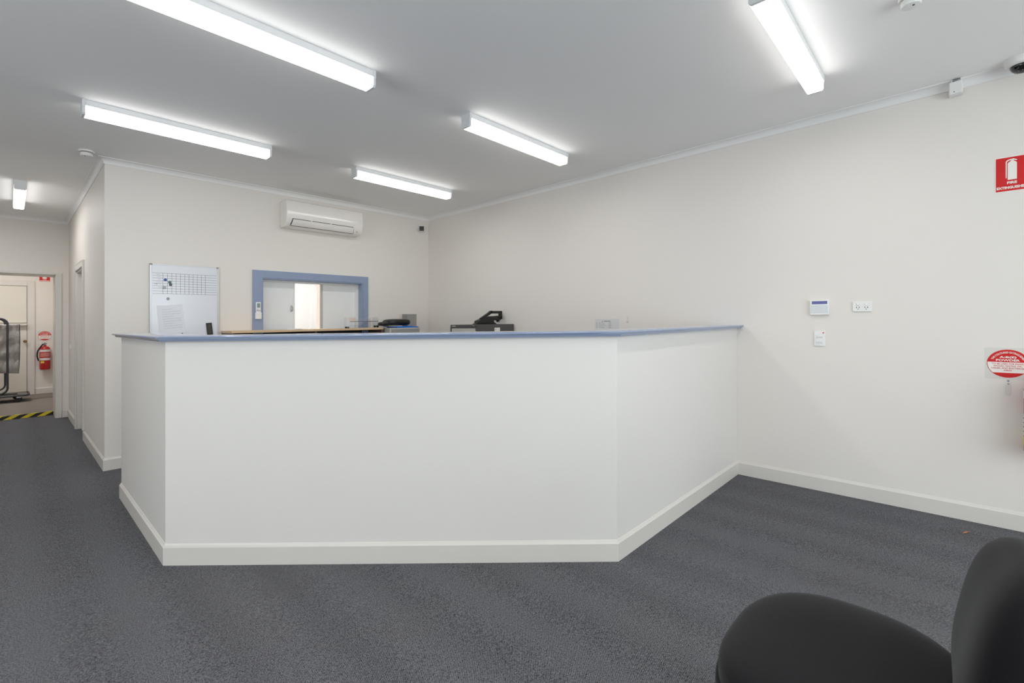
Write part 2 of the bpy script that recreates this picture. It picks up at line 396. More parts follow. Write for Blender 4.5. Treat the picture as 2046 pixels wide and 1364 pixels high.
# corridor doorway: architraves, jamb lining and a door leaf
mb = MB().box(XL-.018, XL, DY0-.005, DY0+.06-.005, 0.0, DZ+.075) if False else MB()
mb.box(XL-.02, XL, DY0-.19, DY0-.0, BH+.02, DZ+.07) if False else None
mb.box(XL-.020, XL, DY0-.062, DY0-.002, BH+.019, DZ+.07).box(XL-.020, XL, DY1, DY1+.064, 0, DZ+.07).box(XL-.020, XL, DY0-.002, DY1, DZ, DZ+.07)
struct(mb, 'trim_6', M['trim'], 'cream architrave around the corridor side doorway', .003)
d2 = struct(MB().box(XL+.085, XL+.122, DY0+.022, DY1-.022, .008, DZ-.02), 'door_2', M['trim'], 'cream flush door set back in the corridor side doorway', .002)
mb = MB().box(XL, XL+.13, DY1-.02, DY1+.001, 0, DZ-.018).box(XL, XL+.13, DY0-.001, DY0+.02, 0, DZ-.018).box(XL, XL+.13, DY0, DY1, DZ-.018, DZ+.001)
mb.box(XL+.07, XL+.085, DY1-.034, DY1-.02, 0, DZ-.018).box(XL+.07, XL+.085, DY0+.02, DY1-.034, DZ-.034, DZ-.018)
mb.build('jamb', M['trim'], d2, .002)
MB().lathe((XL+.085, DY0+.09, 1.0), [(.026, 0), (.026, .006), (.01, .01), (.01, .045), (.024, .05), (.027, .065), (.018, .078), (.004, .08)], 'x', 20).build('door_handle', M['brass'], d2)

# corridor opening lining and architrave
mb = MB().box(OX1, OX1+.066, YE-.018, YE, 0, OZ+.018).box(OX0-.066, OX0, YE-.018, YE, 0, OZ+.018).box(OX0, OX1, YE-.018, YE, OZ-.008, OZ+.018)
mb.box(OX1-.004, OX1+.001, YE+.0005, YE+.5, 0, OZ-.0085).box(OX0-.001, OX0+.004, YE+.0005, YE+.5, 0, OZ-.0085).box(OX0, OX1, YE+.0005, YE+.5, OZ-.008, OZ+.001)
struct(mb, 'trim_7', M['trim'], 'cream lining of the opening at the corridor end', .002)

# hazard tape on the step
t = thing('hazard_tape', (0, YS, 0.0), 'black and yellow diagonal striped tape along the corridor step edge', 'tape')
mb = MB(); w = .085
x = OX0+.006
mb.box(OX0+.006, OX1-.006, YS-.004, YS, .004, FARZ+.0015, 1).box(OX0+.006, OX1-.006, YS-.004, YS+.05, FARZ, FARZ+.002, 1)
x = OX1 - .1
while x > OX0 + .12:
    mb.prism([(x, .004), (x-w, .004), (x-w+.085, FARZ), (x+.085, FARZ)], lambda u, z, d: (min(max(u, OX0+.007), OX1-.007), YS-.004-d, z), 0, .0008, 0)
    mb.prism([(x+.085, 0), (x-w+.085, 0), (x-w+.13, .05), (x+.13, .05)], lambda u, q, d: (min(max(u, OX0+.007), OX1-.007), YS-.003+q, FARZ+.002+d), 0, .0008, 0)
    x -= .17
mb.build('tape_strip', [M['tape'], M['tapeblack']], t)

# small switch on the end of the corridor wall
sw = thing('light_switch', (XL, 9.2, 1.02), 'small white light switch on the far corridor wall', 'switch')
MB().box(XL-.011, XL, 9.14, 9.25, 1.0, 1.075).build('plate', M['white'], sw, .002)
MB().box(XL-.016, XL-.011, 9.185, 9.205, 1.025, 1.05).build('rocker', M['white'], sw, .001)

# ================================================================== BLUE WINDOW IN THE BACK WALL
win = thing('window_1', (2.566, YB, WZ0), 'blue painted window in the back wall with white sliding panels', 'window'); win['kind'] = 'structure'
OW = dict(x0=1.856, x1=3.276, z1=1.942)
mb = MB().box(OW['x0'], WX0, YB-.02, YB, WZ0-.07, OW['z1']).box(WX1, OW['x1'], YB-.02, YB, WZ0-.07, OW['z1']).box(WX0, WX1, YB-.02, YB, WZ1, OW['z1']).box(WX0, WX1, YB-.02, YB, WZ0-.07, WZ0)
mb.build('casing', M['blue'], win)
mb = MB().box(WX0, WX0+.012, YB-.012, YB+.16, WZ0+.012, WZ1-.012).box(WX1-.012, WX1, YB-.012, YB+.16, WZ0+.012, WZ1-.012).box(WX0, WX1, YB-.012, YB+.16, WZ1-.012, WZ1).box(WX0, WX1, YB-.012, YB+.16, WZ0, WZ0+.012)
mb.build('reveal', M['blue'], win, .0015)
mb = MB().box(WX0+.012, WX1-.012, YB+.085, YB+.155, WZ1-.034, WZ1-.012).box(WX0+.012, WX1-.012, YB+.085, YB+.155, WZ0+.012, WZ0+.03).box(WX0+.012, WX0+.028, YB+.085, YB+.155, WZ0+.03, WZ1-.034).box(WX1-.04, WX1-.012, YB+.085, YB+.155, WZ0+.03, WZ1-.034)
mb.build('track', M['white'], win, .001)
pz0, pz1 = WZ0+.03, WZ1-.034
p1 = MB().box(WX0+.028, 2.345, YB+.112, YB+.122, pz0, pz1).build('sliding_panel', M['panel'], win, .001)
MB().box(2.343, 2.366, YB+.105, YB+.13, pz0, pz1).build('panel_edge', M['white'], p1, .002)
MB().box(2.318, 2.330, YB+.102, YB+.112, 1.475, 1.552).box(2.328, 2.336, YB+.09, YB+.112, 1.49, 1.535).build('latch', M['steel'], p1, .002)
p2 = MB().box(2.72, WX1-.04, YB+.135, YB+.145, pz0, pz1).build('sliding_panel', M['panel'], win, .001)
MB().box(2.695, 2.722, YB+.128, YB+.152, pz0, pz1).build('panel_edge', M['lgrey'], p2, .002)

# air conditioner remote in its holder, hung on the blue casing
r = thing('remote_control', (1.905, YB-.02, 1.39), 'white air conditioner remote in a holder on the blue window frame', 'remote')
MB().box(1.876, 1.938, YB-.05, YB-.02, 1.39, 1.465).build('holder', M['white'], r, .004)
MB().box(1.881, 1.933, YB-.044, YB-.024, 1.42, 1.58).build('handset', M['white'], r, .006)
MB().box(1.891, 1.923, YB-.0455, YB-.043, 1.518, 1.567).build('screen', M['lcdg'], r)
mb = MB()
for i in range(3): mb.box(1.888 + .014*i, 1.897 + .014*i, YB-.046, YB-.043, 1.482, 1.489, 0)
mb.box(1.888, 1.90, YB-.046, YB-.043, 1.497, 1.502).build('buttons', M['ink2'], r)

# ================================================================== RECEPTION COUNTER
c1, c2, c3, c4 = (.598, 3.2136), (2.310, 1.3547), (XR-.001, 1.339), (.598, 4.719)
ct = thing('reception_counter', (2.0, 2.4, 0), 'angled white reception counter with a blue ledge and cream baseboard', 'counter')
path = [c3, c2, c1, c4]
sweep(path, [(0, 0), (0, 1.247), (-.11, 1.247), (-.11, 0)]).build('front_wall', M['counter'], ct)
lp = [(-.11, 1.247), (.022, 1.247), (.030, 1.251), (.034, 1.259), (.034, 1.2655), (.046, 1.2662), (.050, 1.2675), (.052, 1.2705), (.052, 1.2745), (.050, 1.2775), (.046, 1.279), (-.21, 1.279), (-.21, 1.258), (-.11, 1.258)]
led = sweep([c3, c2, c1, (c4[0], c4[1]+.045)], lp).build('ledge', M['ledge'], ct)
sweep([c3, c2, c1, c4, (c4[0]+.11, c4[1])], bprof).build('baseboard', M['trim'], ct)

# ================================================================== CEILING LIGHTS
def ceiling_light(x0, y0, label, along='x'):
    L_, W, Hh = 1.222, .1, .102
    if along == 'x': F_ = lambda l, w, z: (x0 + l, y0 + w, HC + z)
    else: F_ = lambda l, w, z: (x0 + w, y0 + l, HC + z)
    t = thing('ceiling_light', F_(L_/2, W/2, -Hh), label, 'ceiling light', 'fluorescent batten ceiling lights')
    def bx(m, l0, l1, w0, w1, z0, z1, mi=0):
        a = F_(l0, w0, z0); b = F_(l1, w1, z1)
        m.box(min(a[0], b[0]), max(a[0], b[0]), min(a[1], b[1]), max(a[1], b[1]), min(a[2], b[2]), max(a[2], b[2]), mi); return m
    bx(MB(), .018, L_-.018, .0032, W-.0032, -.046, 0).build('body', M['enamel'], t, .002)
    m = MB()   # prismatic trough: open on top, thin walls
    poly = [(.003, -.040), (.003, -.088), (.010, -.1), (W-.010, -.1), (W-.003, -.088), (W-.003, -.040)]
    for (w0, z0), (w1, z1) in zip(poly[:-1], poly[1:]):
        m.face([F_(.018, w0, z0), F_(L_-.018, w0, z0), F_(L_-.018, w1, z1), F_(.018, w1, z1)], 0 if z0 == z1 else 1)
    m.build('diffuser', [M['diff'], M['diffside']], t)
    for l in (0, L_-.018):
        m = MB()
        pl = [(0, 0), (W, 0), (W, -.048), (W-.003, -.05), (W-.003, -.09), (W-.012, -Hh), (.012, -Hh), (.003, -.09), (.003, -.05), (0, -.048)]
        m.prism(pl, lambda w, z, d: F_(d, w, z), l, l+.018)
        m.build('end_cap', M['cap'], t, .0015)
    a, b = F_(.05, W/2, -.072), F_(L_-.05, W/2, -.072)
    tb = MB().tube([Vector(a).lerp(Vector(b), i/4) for i in range(5)], .013, 14).build('tube', M['tube'], t)
    for l in (.02, L_-.05): bx(MB(), l, l+.03, W/2-.012, W/2+.012, -.084, -.046).build('lamp_holder', M['white'], tb)
    return t
ceiling_light(.337-.02, 2.577, 'long batten light at the top left, nearest the camera')
ceiling_light(.3586-.02, 4.305, 'batten light before the room corner where the corridor wall begins')
ceiling_light(2.357-.02, 4.283, 'farthest batten light, above the air conditioner')
ceiling_light(2.3386-.02, 2.586, 'batten light in the middle of the ceiling over the counter')
ceiling_light(2.350-.02, .5846, 'batten light at the top right near the right wall cornice')
for gx in (-1.68, .317, 2.318):      # unseen battens: the one over the camera inferred, the rest added for light
    for gy in (-1.42, .585, 2.58, 4.29):
        if (gy < 0 and gx < 2) or gx < 0 or (gx < 1 and gy < 1):
            ceiling_light(gx, gy, 'batten light %s, in the row %s' % ({-1.68: 'added out of view on the left side', .317: 'over the camera side', 2.318: 'towards the right wall'}[gx], {-1.42: 'added nearest the shopfront', .585: 'level with the chair', 2.58: 'level with the counter', 4.29: 'level with the corridor mouth'}[gy]))
ceiling_light(-.66, 5.95, 'unseen batten light added at the start of the corridor, left of the visible one', 'y')  # this batten and the next are added out of view to brighten the corridor
ceiling_light(-.72, 7.55, 'unseen batten light added far down the corridor on its left side', 'y')
ceiling_light(.032, 7.17, 'batten light in the corridor, seen end-on', 'y')

# ================================================================== THINGS ON CEILING AND UPPER WALLS
def detector(x, y, label, r=.054):
    t = thing('smoke_detector', (x, y, HC-.05), label, 'smoke detector')
    MB().lathe((x, y, HC), [(r, 0), (r, -.008), (r*.93, -.014), (r*.8, -.015)], n=36).build('base', M['white'], t)
    MB().lathe((x, y, HC), [(r*.7, -.013), (r*.7, -.03)], n=36).build('vent_ring', M['dark'], t)
    MB().lathe((x, y, HC), [(r*.76, -.02), (r*.8, -.026), (r*.8, -.04), (r*.72, -.048), (r*.5, -.051)], n=36).build('head', M['white'], t)
    MB().lathe((x-.012, y-.01, HC), [(.005, -.048), (.005, -.0525)], n=12).build('indicator', M['dark'], t)
detector(.468, 5.575, 'small round white smoke detector beside the corridor corner cornice')
detector(2.972, .137, 'white smoke detector on the ceiling at the top edge, right of centre', .050)

t = thing('dome_camera', (4.145, -.315, HC-.09), 'white dome security camera with black lens bubble above the right wall', 'camera')
MB().lathe((4.165, -.318, HC), [(.078, 0), (.078, -.022), (.073, -.036), (.062, -.043), (.05, -.044)], n=40).build('housing', M['white'], t)
db = MB().lathe((4.165, -.318, HC), [(.052*math.cos(a), -.043 - .045*math.sin(a)) for a in [PI/2*k/10 for k in range(10)]] + [(.001, -.088)], n=36).build('dome', mat('smoked_dome', (14, 14, 15), .08, coat=.6), t)
m = MB()
for k in range(10): m.lathe((4.165 + .03*math.cos(k*.63), -.318 + .03*math.sin(k*.63), HC-.0795), [(.0028, 0), (.0022, -.0012)], n=8)
m.build('infrared_leds', M['grey'], db)

t = thing('motion_sensor', (4.22, -.03, 2.785), 'small white boxy motion sensor bracketed over the right wall cornice', 'sensor')
MB().prism([(-.062, 2.79), (.006, 2.782), (.004, 2.865), (-.06, 2.87)], lambda u, z, d: (4.205 + d, u, z), 0, .066).build('body', M['white'], t, .006)
MB().box(4.215, 4.255, -.055, -.005, 2.862, HC-.001).build('bracket', M['cap'], t, .003)
MB().box(4.212, 4.216, -.05, -.012, 2.867, 2.872).box(4.212, 4.216, -.05, -.012, 2.877, 2.881).build('slot', M['dark'], t)
MB().lathe((4.206, -.02, 2.798), [(.003, 0), (.003, .002)], 'x', 10).build('indicator', M['dark'], t)

t = thing('security_camera', (4.09, YB-.1, 2.63), 'small white bullet camera with a black face in the back corner', 'camera')
MB().lathe((4.09, YB, 2.705), [(.03, 0), (.03, .012), (.012, .016), (.012, .05)], 'y', 20).build('mount', M['white'], t)
cd = Vector((-.60, -.79, -.06)).normalized(); cr = Vector((-cd.y, cd.x, 0)).normalized() ; cu_ = cr.cross(cd) * -1
cc = Vector((4.105, YB-.075, 2.69))
MB().obox(cc, cd*.05, cr*.036, cu_*.042).build('housing', M['white'], t, .010)
fc = MB().obox(cc + cd*.051 - cu_*.004, cd*.003, cr*.033, cu_*.034).build('face', M['black'], t, .002)
MB().obox(cc + cd*.0545 - cu_*.004, cd*.001, cr*.012, cu_*.012).build('lens', M['dark'], fc)

# air conditioner
ax0, ax1 = 2.150, 3.098
t = thing('air_conditioner', ((ax0+ax1)/2, YB, 2.44), 'white wall-mounted split air conditioner high on the back wall', 'air conditioner')
pr = [(0, 2.745), (.16, 2.752), (.186, 2.748), (.196, 2.735), (.204, 2.66), (.206, 2.59), (.200, 2.545), (.186, 2.50), (.165, 2.468), (.14, 2.452), (.05, 2.447), (0, 2.452)]
MB().prism(pr, lambda u, z, d: (d, YB-u, z), ax0, ax1, smooth=True).build('casing', M['acwhite'], t, .008, sharp=50)
m = MB()
def acs(z):   # front surface depth at height z
    q = pr[4:11]
    for (u0, z0), (u1, z1) in zip(q[:-1], q[1:]):
        if z1 <= z <= z0: return u0 + (u1-u0)*(z0-z)/(z0-z1)
    return .15
zz = [2.541, 2.53, 2.515, 2.50, 2.485, 2.472, 2.461]
def strip(m, za, x0, x1, out, slant=0.0):
    for a, b in zip(za[:-1], za[1:]):
        sa = slant*(za[0]-a); sb = slant*(za[0]-b)
        m.face([(x0-sa, YB-acs(a)-out, a), (x1+sa, YB-acs(a)-out, a), (x1+sb, YB-acs(b)-out, b), (x0-sb, YB-acs(b)-out, b)])
strip(m, zz, ax0+.068, ax1-.132, .0015, .25)
m.build('outlet_recess', M['dark'], t)
m = MB(); strip(m, [2.534, 2.525, 2.51, 2.495, 2.48, 2.466], ax0+.074, ax1-.134, .006, .2)
fl = m.build('louvre_flap', M['acwhite'], t)
for xc in (ax0+.28, ax0+.52): MB().box(xc-.006, xc+.006, YB-.214, YB-.196, 2.528, 2.542).build('flap_clip', M['white'], fl, .001)
m = MB().lathe((ax1-.075, YB-acs(2.49)+.002, 2.489), [(.005, 0), (.005, .005)], 'y', 12).build('receiver', M['dark'], t)

# ================================================================== WHITEBOARD
bx0, bx1, bz0, bz1 = .934, 1.521, 1.04, 1.940
t = thing('whiteboard', (1.23, YB, bz0), 'tall whiteboard with a ruled planner grid on the back wall', 'whiteboard')
m = MB().box(bx0+.006, bx1-.006, YB-.016, YB-.002, bz0, bz1-.004, 0)
yp = YB-.0166
gz1, gz0 = 1.850, 1.648
for k in range(9):
    z = gz1 + (gz0-gz1)*k/8
    m.box(bx0+.02, bx1-.02, yp, yp+.0004, z-.0012, z+.0012, 1)
for k in range(11):
    x = 1.038 + (1.400-1.038)*k/10
    m.box(x-.0012, x+.0012, yp, yp+.0004, gz0, gz1, 1)
for i in range(9):    # faint handwriting in the first column
    z = 1.838 - i*.0252
    if i in (0, 1, 2, 3, 5): m.box(.985 + .006*(i % 3), 1.015 + .004*i, yp, yp+.0004, z-.0015, z+.0005, 2)
for i in range(3): m.box(.97+.02*i, .98+.02*i, yp, yp+.0004, 1.741, 1.744, 1); 
m.box(.985, .988, yp, yp+.0004, 1.736, 1.748, 1)
m.build('panel', [M['board'], M['ink'], M['ink2']], t)
m = MB()
m.box(bx0, bx0+.012, YB-.02, YB, bz0, bz1-.004).box(bx1-.012, bx1, YB-.02, YB, bz0, bz1-.004).box(bx0, bx1, YB-.019, YB, bz1-.008, bz1-.002).box(bx0, bx1, YB-.02, YB, bz0, bz0+.012)
m.build('frame', M['alu'], t, .001)
for x in (bx0-.001, bx1-.021):
    MB().box(x, x+.022, YB-.023, YB, bz1-.014, bz1+.001).build('corner_cap', M['grey2'], t, .003)
MB().box(bx0+.1, bx1-.02, YB-.075, YB-.02, bz0-.004, bz0+.006).build('pen_tray', M['alu'], t, .001)

G = 'round magnets on the whiteboard'
def magnet(x, z, m, label, r=.013, ring=False):
    mb = MB().lathe((x, YB-.016, z), [(r, 0), (r, .005), (r*.8, .008), (r*.5, .0065 if ring else .008)], 'y', 20)
    tag(mb.build('magnet', m), label, 'magnet', G)
magnet(1.058, 1.785, M['mblue'], 'dark blue round magnet in the whiteboard grid')
magnet(1.093, 1.764, M['mgreen'], 'green round magnet right of the blue one on the whiteboard')
magnet(1.101, 1.740, M['mdark'], 'dark grey-green magnet touching below the green magnet')
magnet(1.050, 1.709, M['mgrey'], 'larger silver grey magnet low in the whiteboard grid', .015)
magnet(1.080, 1.598, M['mgrey'], 'pale grey ring magnet below the whiteboard grid', .013, True)
# papers on the board
def sheet(pts, y, m, name, label, cat, group=None, lines=0):
    mb = MB().prism(pts, lambda u, z, d: (u, y-d, z), 0, .0009)
    if lines:
        (ax, az), (bx_, bz), (cx_, cz), (dx, dz) = pts
        for i in range(lines):
            f = .14 + .74*i/lines
            lx, lz = ax + (dx-ax)*f, az + (dz-az)*f; rx, rz = bx_ + (cx_-bx_)*f, bz + (cz-bz)*f
            e = .12; q = .9 if i % 3 else .55
            mb.prism([(lx+(rx-lx)*e, lz+(rz-lz)*e), (lx+(rx-lx)*q, lz+(rz-lz)*q), (lx+(rx-lx)*q, lz+(rz-lz)*q-.003), (lx+(rx-lx)*e, lz+(rz-lz)*e-.003)], lambda u, z, d: (u, y-.0009-d, z), 0, .0003, 1)
    return tag(mb.build(name, [m, M['lines']]), label, cat, group)
M['lines'] = mat('faint_print', (196, 199, 208), .7)
sheet([(.985, 1.535), (1.13, 1.528), (1.16, 1.25), (1.012, 1.255)], YB-.0166, M['paper'], 'paper_sheet', 'sheet of paper half hidden under the tilted one on the whiteboard', 'paper', 'papers on the whiteboard')
sheet([(1.0, 1.526), (1.196, 1.545), (1.226, 1.262), (1.03, 1.243)], YB-.0186, M['paper'], 'paper_sheet', 'tilted white printed sheet stuck low on the whiteboard', 'paper', 'papers on the whiteboard', 9)
t = thing('framed_card', (1.437, YB-.03, 1.23), 'small black card with a dim brown picture, low on the whiteboard', 'card')
k = [(1.404, 1.352), (1.456, 1.356), (1.469, 1.231), (1.416, 1.228)]
MB().prism(k, lambda u, z, d: (u, YB-.017-d, z), 0, .008).build('mount', M['black'], t, .001)
cxk, czk = sum(p[0] for p in k)/4, sum(p[1] for p in k)/4
MB().prism([(cxk+(u-cxk)*.62, czk+(z-czk)*.74) for u, z in k], lambda u, z, d: (u, YB-.025-d, z), 0, .0008).build('picture', M['photo'], t)
t = thing('marker_pen', (1.18, YB-.03, 1.243), 'dark thin marker clipped flat on the whiteboard below the paper', 'pen')
MB().tube([(1.155, YB-.024, 1.247), (1.188, YB-.024, 1.249)], .0055, 10).build('barrel', M['white'], t)
MB().tube([(1.188, YB-.024, 1.249), (1.2, YB-.024, 1.2497)], .006, 10).build('cap', M['ink'], t)

# ================================================================== SHELF, CABINETS AND WHAT STANDS ON THEM
sx0, sx1, sy0, sy1, sz = 1.552, 3.299, 5.361, 5.70, 1.268
t = thing('bookcase', ((sx0+sx1)/2, 5.53, 0), 'long beech-topped open bookcase under the blue window', 'bookcase')
MB().box(sx0-.004, sx1+.004, sy0-.006, sy1, sz-.025, sz).build('top', M['wood'], t, .002)
for x in (sx0, sx1-.02, (sx0+sx1)/2-.01): MB().box(x, x+.02, sy0+.002, sy1, 0, sz-.025).build('side_panel', M['wooddark'], t, .001)
for z in (.06, .45, .85): MB().box(sx0+.02, sx1-.02, sy0+.01, sy1-.01, z, z+.02).build('shelf', M['wooddark'], t, .001)
MB().box(sx0+.02, sx1-.02, sy1-.008, sy1, .06, sz-.025).build('back_panel', M['tapeblack'], t)  # black colour stands in for the shadow inside the open shelves

t = thing('filing_cabinet', (3.56, 5.45, 0), 'pale grey filing cabinet beside the bookcase in the back corner', 'filing cabinet')
gx0, gx1, gy0, gy1, gz = 3.335, 3.80, 5.24, 5.69, 1.262
MB().box(gx0, gx1, gy0+.012, gy1, 0.02, gz).build('body', M['lgrey'], t, .003)
for i in range(3):
    z0 = .06 + i*.4
    d = MB().box(gx0+.025, gx1-.02, gy0, gy0+.012, z0, z0+.385).build('drawer', M['grey'], t, .003)
    MB().box(gx0+.18, gx1-.18, gy0-.012, gy0, z0+.27, z0+.285).build('handle', M['steel'], d, .002)

t = thing('filing_cabinet', (3.95, 4.18, 0), 'charcoal filing cabinet with pale drawers against the right wall behind the counter', 'filing cabinet')
hx0, hx1, hy0, hy1, hz = 3.652, 4.265, 3.948, 4.411, 1.296
MB().box(hx0, hx1, hy0, hy1, .02, hz).build('body', M['charcoal'], t, .003)
MB().box(hx0-.014, hx0, hy0, hy1, hz-.034, hz).box(hx0-.014, hx0, hy0, hy0+.018, .03, hz-.034).box(hx0-.014, hx0, hy1-.018, hy1, .03, hz-.034).build('front_frame', M['charcoal'], t, .002)
for i in range(3):
    z0 = .05 + i*.405
    d = MB().box(hx0-.012, hx0, hy0+.021, hy1-.021, z0, z0+.395).build('drawer', M['lgrey'], t, .003)
    MB().box(hx0-.026, hx0-.012, hy0+.15, hy1-.15, z0+.25, z0+.265).build('handle', M['steel'], d, .002)
MB().lathe((hx0-.014, hy0+.05, hz-.017), [(.009, 0), (.009, .004), (.005, .006)], 'x', 16).build('lock', M['steel'], t)
MB().box(hx0-.0155, hx0-.0135, hy1-.1, hy1-.03, hz-.026, hz-.008).build('name_plate', M['grey'], t)
st = MB().box(3.928, 4.02, hy0-.001, hy0, hz-.105, hz-.04, 0).box(3.945, 3.95, hy0-.0014, hy0, hz-.07, hz-.05, 1).build('sticker', [M['signwhite'], M['ink']], t)

# black angular hole punch with loop handle
t = thing('hole_punch', (4.02, 4.15, hz), 'black angular hole punch with a loop handle on the charcoal cabinet', 'hole punch')
yy = 4.11
fx = lambda u, z, d: (u, yy+d, hz + z)
MB().prism([(3.80, 0), (4.12, 0), (4.10, .016), (3.81, .012)], fx, -.01, .09).build('base', M['black'], t, .003)
MB().prism([(3.815, .014), (3.825, .045), (3.88, .062), (3.94, .09), (4.1, .092), (4.19, .06), (4.20, .05), (4.08, .045), (4.10, .014)], fx, 0, .08).build('body', M['black'], t, .006)
m = MB()
for a, b, w in (((3.90, .068), (4.06, .15), .015), ((4.05, .147), (4.215, .149), .016), ((4.225, .152), (4.228, .075), .017), ((4.228, .08), (4.18, .05), .016), ((4.03, .085), (4.21, .092), .013)):
    dx, dz = b[0]-a[0], b[1]-a[1]; l = math.hypot(dx, dz); nx, nz = -dz/l*w, dx/l*w; ex, ez = dx/l*w*.8, dz/l*w*.8
    m.prism([(a[0]-ex+nx, a[1]-ez+nz), (a[0]-ex-nx, a[1]-ez-nz), (b[0]+ex-nx, b[1]+ez-nz), (b[0]+ex+nx, b[1]+ez+nz)], fx, .015, .055)
m.build('loop_handle', M['black'], t, .004)
MB().tube([(4.15, yy+.035, hz+.055), (4.165, yy+.035, hz+.03), (4.22, yy+.035, hz+.028)], .004, 8).build('lever', M['steel'], t)

# on the pale filing cabinet
t = thing('document_folder', (3.6, 5.4, gz), 'bright blue plastic folder flat on the pale filing cabinet', 'folder')
MB().box(3.40, 3.70, 5.26, 5.52, gz+.012, gz+.020).box(3.44, 3.775, 5.25, 5.5, gz+.0, gz+.012).build('cover', M['bluef'], t, .002)
MB().box(3.36, 3.52, 5.255, 5.48, gz+.021, gz+.026).build('pages', M['paper'], t)
t = thing('plastic_case', (3.48, 5.42, gz+.026), 'low rounded black plastic case lying on the blue folder', 'case')
MB().pad((3.53, 5.40, gz+.072), (.175, .12, .044), .55, .6, nu=48, nv=20).build('shell', M['black'], t)
MB().pad((3.325, 5.37, gz+.052), (.075, .06, .026), .5, .6, nu=24, nv=12).build('grip', M['black'], t)
t = thing('storage_box', (3.8, 5.6, gz), 'grey upright box standing at the back of the pale filing cabinet', 'box')
MB().box(3.725, 3.79+.09, 5.44, 5.56, gz, gz+.178).build('body', M['grey2'], t, .003)
MB().box(3.723, 3.882, 5.438, 5.562, gz+.16, gz+.182).build('lid', M['grey2'], t, .003)

# clear organiser on the bookcase
t = thing('desk_organiser', (3.07, 5.46, sz), 'clear acrylic desk organiser on the right end of the bookcase', 'organiser')
for x in (2.868, 3.185):
    MB().box(x, x+.085, 5.42, 5.424, sz, sz+.135).box(x, x+.004, 5.424, 5.56, sz, sz+.135).box(x+.081, x+.085, 5.424, 5.56, sz, sz+.135).build('end_bay', M['clearp'], t)
MB().box(2.955, 3.183, 5.45, 5.454, sz, sz+.12).box(2.955, 3.183, 5.454, 5.56, sz+.078, sz+.083).build('tray', M['clearp'], t)
MB().box(2.88, 3.27, 5.425, 5.43, sz+.078, sz+.086).build('tray_edge', M['ink2'], t)
MB().box(2.873, 2.947, 5.432, 5.436, sz+.088, sz+.125).build('note_card', M['pinkpaper'], t)
t = thing('stapler', (2.83, 5.41, sz), 'tiny black clip left of the clear organiser on the bookcase', 'clip')
MB().box(2.806, 2.852, 5.39, 5.42, sz, sz+.02).build('body', M['black'], t, .004)
MB().box(2.822, 2.828, 5.388, 5.39, sz+.006, sz+.016).box(2.836, 2.842, 5.388, 5.39, sz+.006, sz+.016).build('jaw', M['grey'], t)
t = thing('sunglasses', (3.22, 5.40, sz), 'small dark glasses lying before the clear organiser', 'glasses')
for x in (3.205, 3.245): MB().pad((x, 5.40, sz+.016), (.019, .004, .014), .8, .8, nu=16, nv=8).build('lens', M['black'], t)
MB().tube([(3.186, 5.40, sz+.024), (3.264, 5.40, sz+.024)], .0025, 6).build('frame', M['black'], t)
tag(MB().obox((2.20, 5.5, sz+.002), (.1, .02, 0), (-.02, .07, 0), (0, 0, .002)).build('paper_sheet', M['paper']), 'loose white sheet lying flat on the bookcase under the window', 'paper', 'papers on the bookcase')
tag(MB().obox((2.23, 5.49, sz+.006), (.08, -.012, 0), (.012, .06, 0), (0, .0, .0015)).build('paper_sheet', M['paper']), 'smaller white sheet on top of the one under the window', 'paper', 'papers on the bookcase')

# ================================================================== RIGHT WALL
fr = lambda y, z: (lambda u, w, d: (XR - d, y - u, z + w))      # u to the right as one looks at the wall
ident = lambda u, w, d: (u, w, d)
# notice behind the counter
t = thing('paper_notice', (XR, 2.63, 1.15), 'white printed notice on the right wall just above the blue ledge', 'notice')
m = MB().box(XR-.001, XR, 2.485, 2.775, 1.14, 1.345, 0)
m.box(XR-.0015, XR-.001, 2.585, 2.665, 1.318, 1.324, 1).box(XR-.0015, XR-.001, 2.675, 2.69, 1.318, 1.324, 1)
for i in range(5):
    z = 1.305 - i*.013
    m.box(XR-.0015, XR-.001, 2.745, 2.76, z-.003, z, 1).box(XR-.0015, XR-.001, 2.665-(i % 3)*.01, 2.73, z-.002, z, 1).box(XR-.0015, XR-.001, 2.575, 2.61, z-.003, z, 1)
m.build('sheet', [M['label'], M['ink2']], t)
t = thing('wall_hook', (XR, 2.385, 1.3), 'small clear hook stuck on the right wall beside the notice', 'hook')
MB().box(XR-.004, XR, 2.375, 2.395, 1.30, 1.365).build('backing', M['plate'], t, .002)
MB().tube([(XR-.004, 2.385, 1.325), (XR-.012, 2.385, 1.308), (XR-.02, 2.385, 1.308), (XR-.022, 2.385, 1.318)], .004, 8).build('prong', M['plate'], t)

t = thing('alarm_keypad', (XR, .735, 1.355), 'white alarm keypad with a blue screen on the right wall', 'keypad')
MB().box(XR-.024, XR, .672, .798, 1.355, 1.47).build('case', M['white'], t, .004)
MB().box(XR-.0255, XR-.0235, .683, .783, 1.439, 1.462).build('screen', M['lcd'], t)
MB().box(XR-.026, XR-.0235, .68, .79, 1.372, 1.43).build('key_cover', mat('pale_keys', (214, 220, 222), .4), t, .002)
m = MB()
for i in range(3):
    for k_ in range(3): m.box(XR-.0275, XR-.026, .755+.01*i, .762+.01*i, 1.38+.014*k_, 1.388+.014*k_)
for k_ in range(4): m.box(XR-.0275, XR-.026, .69, .71, 1.378+.012*k_, 1.384+.012*k_)
m.build('keys', M['cap'], t)

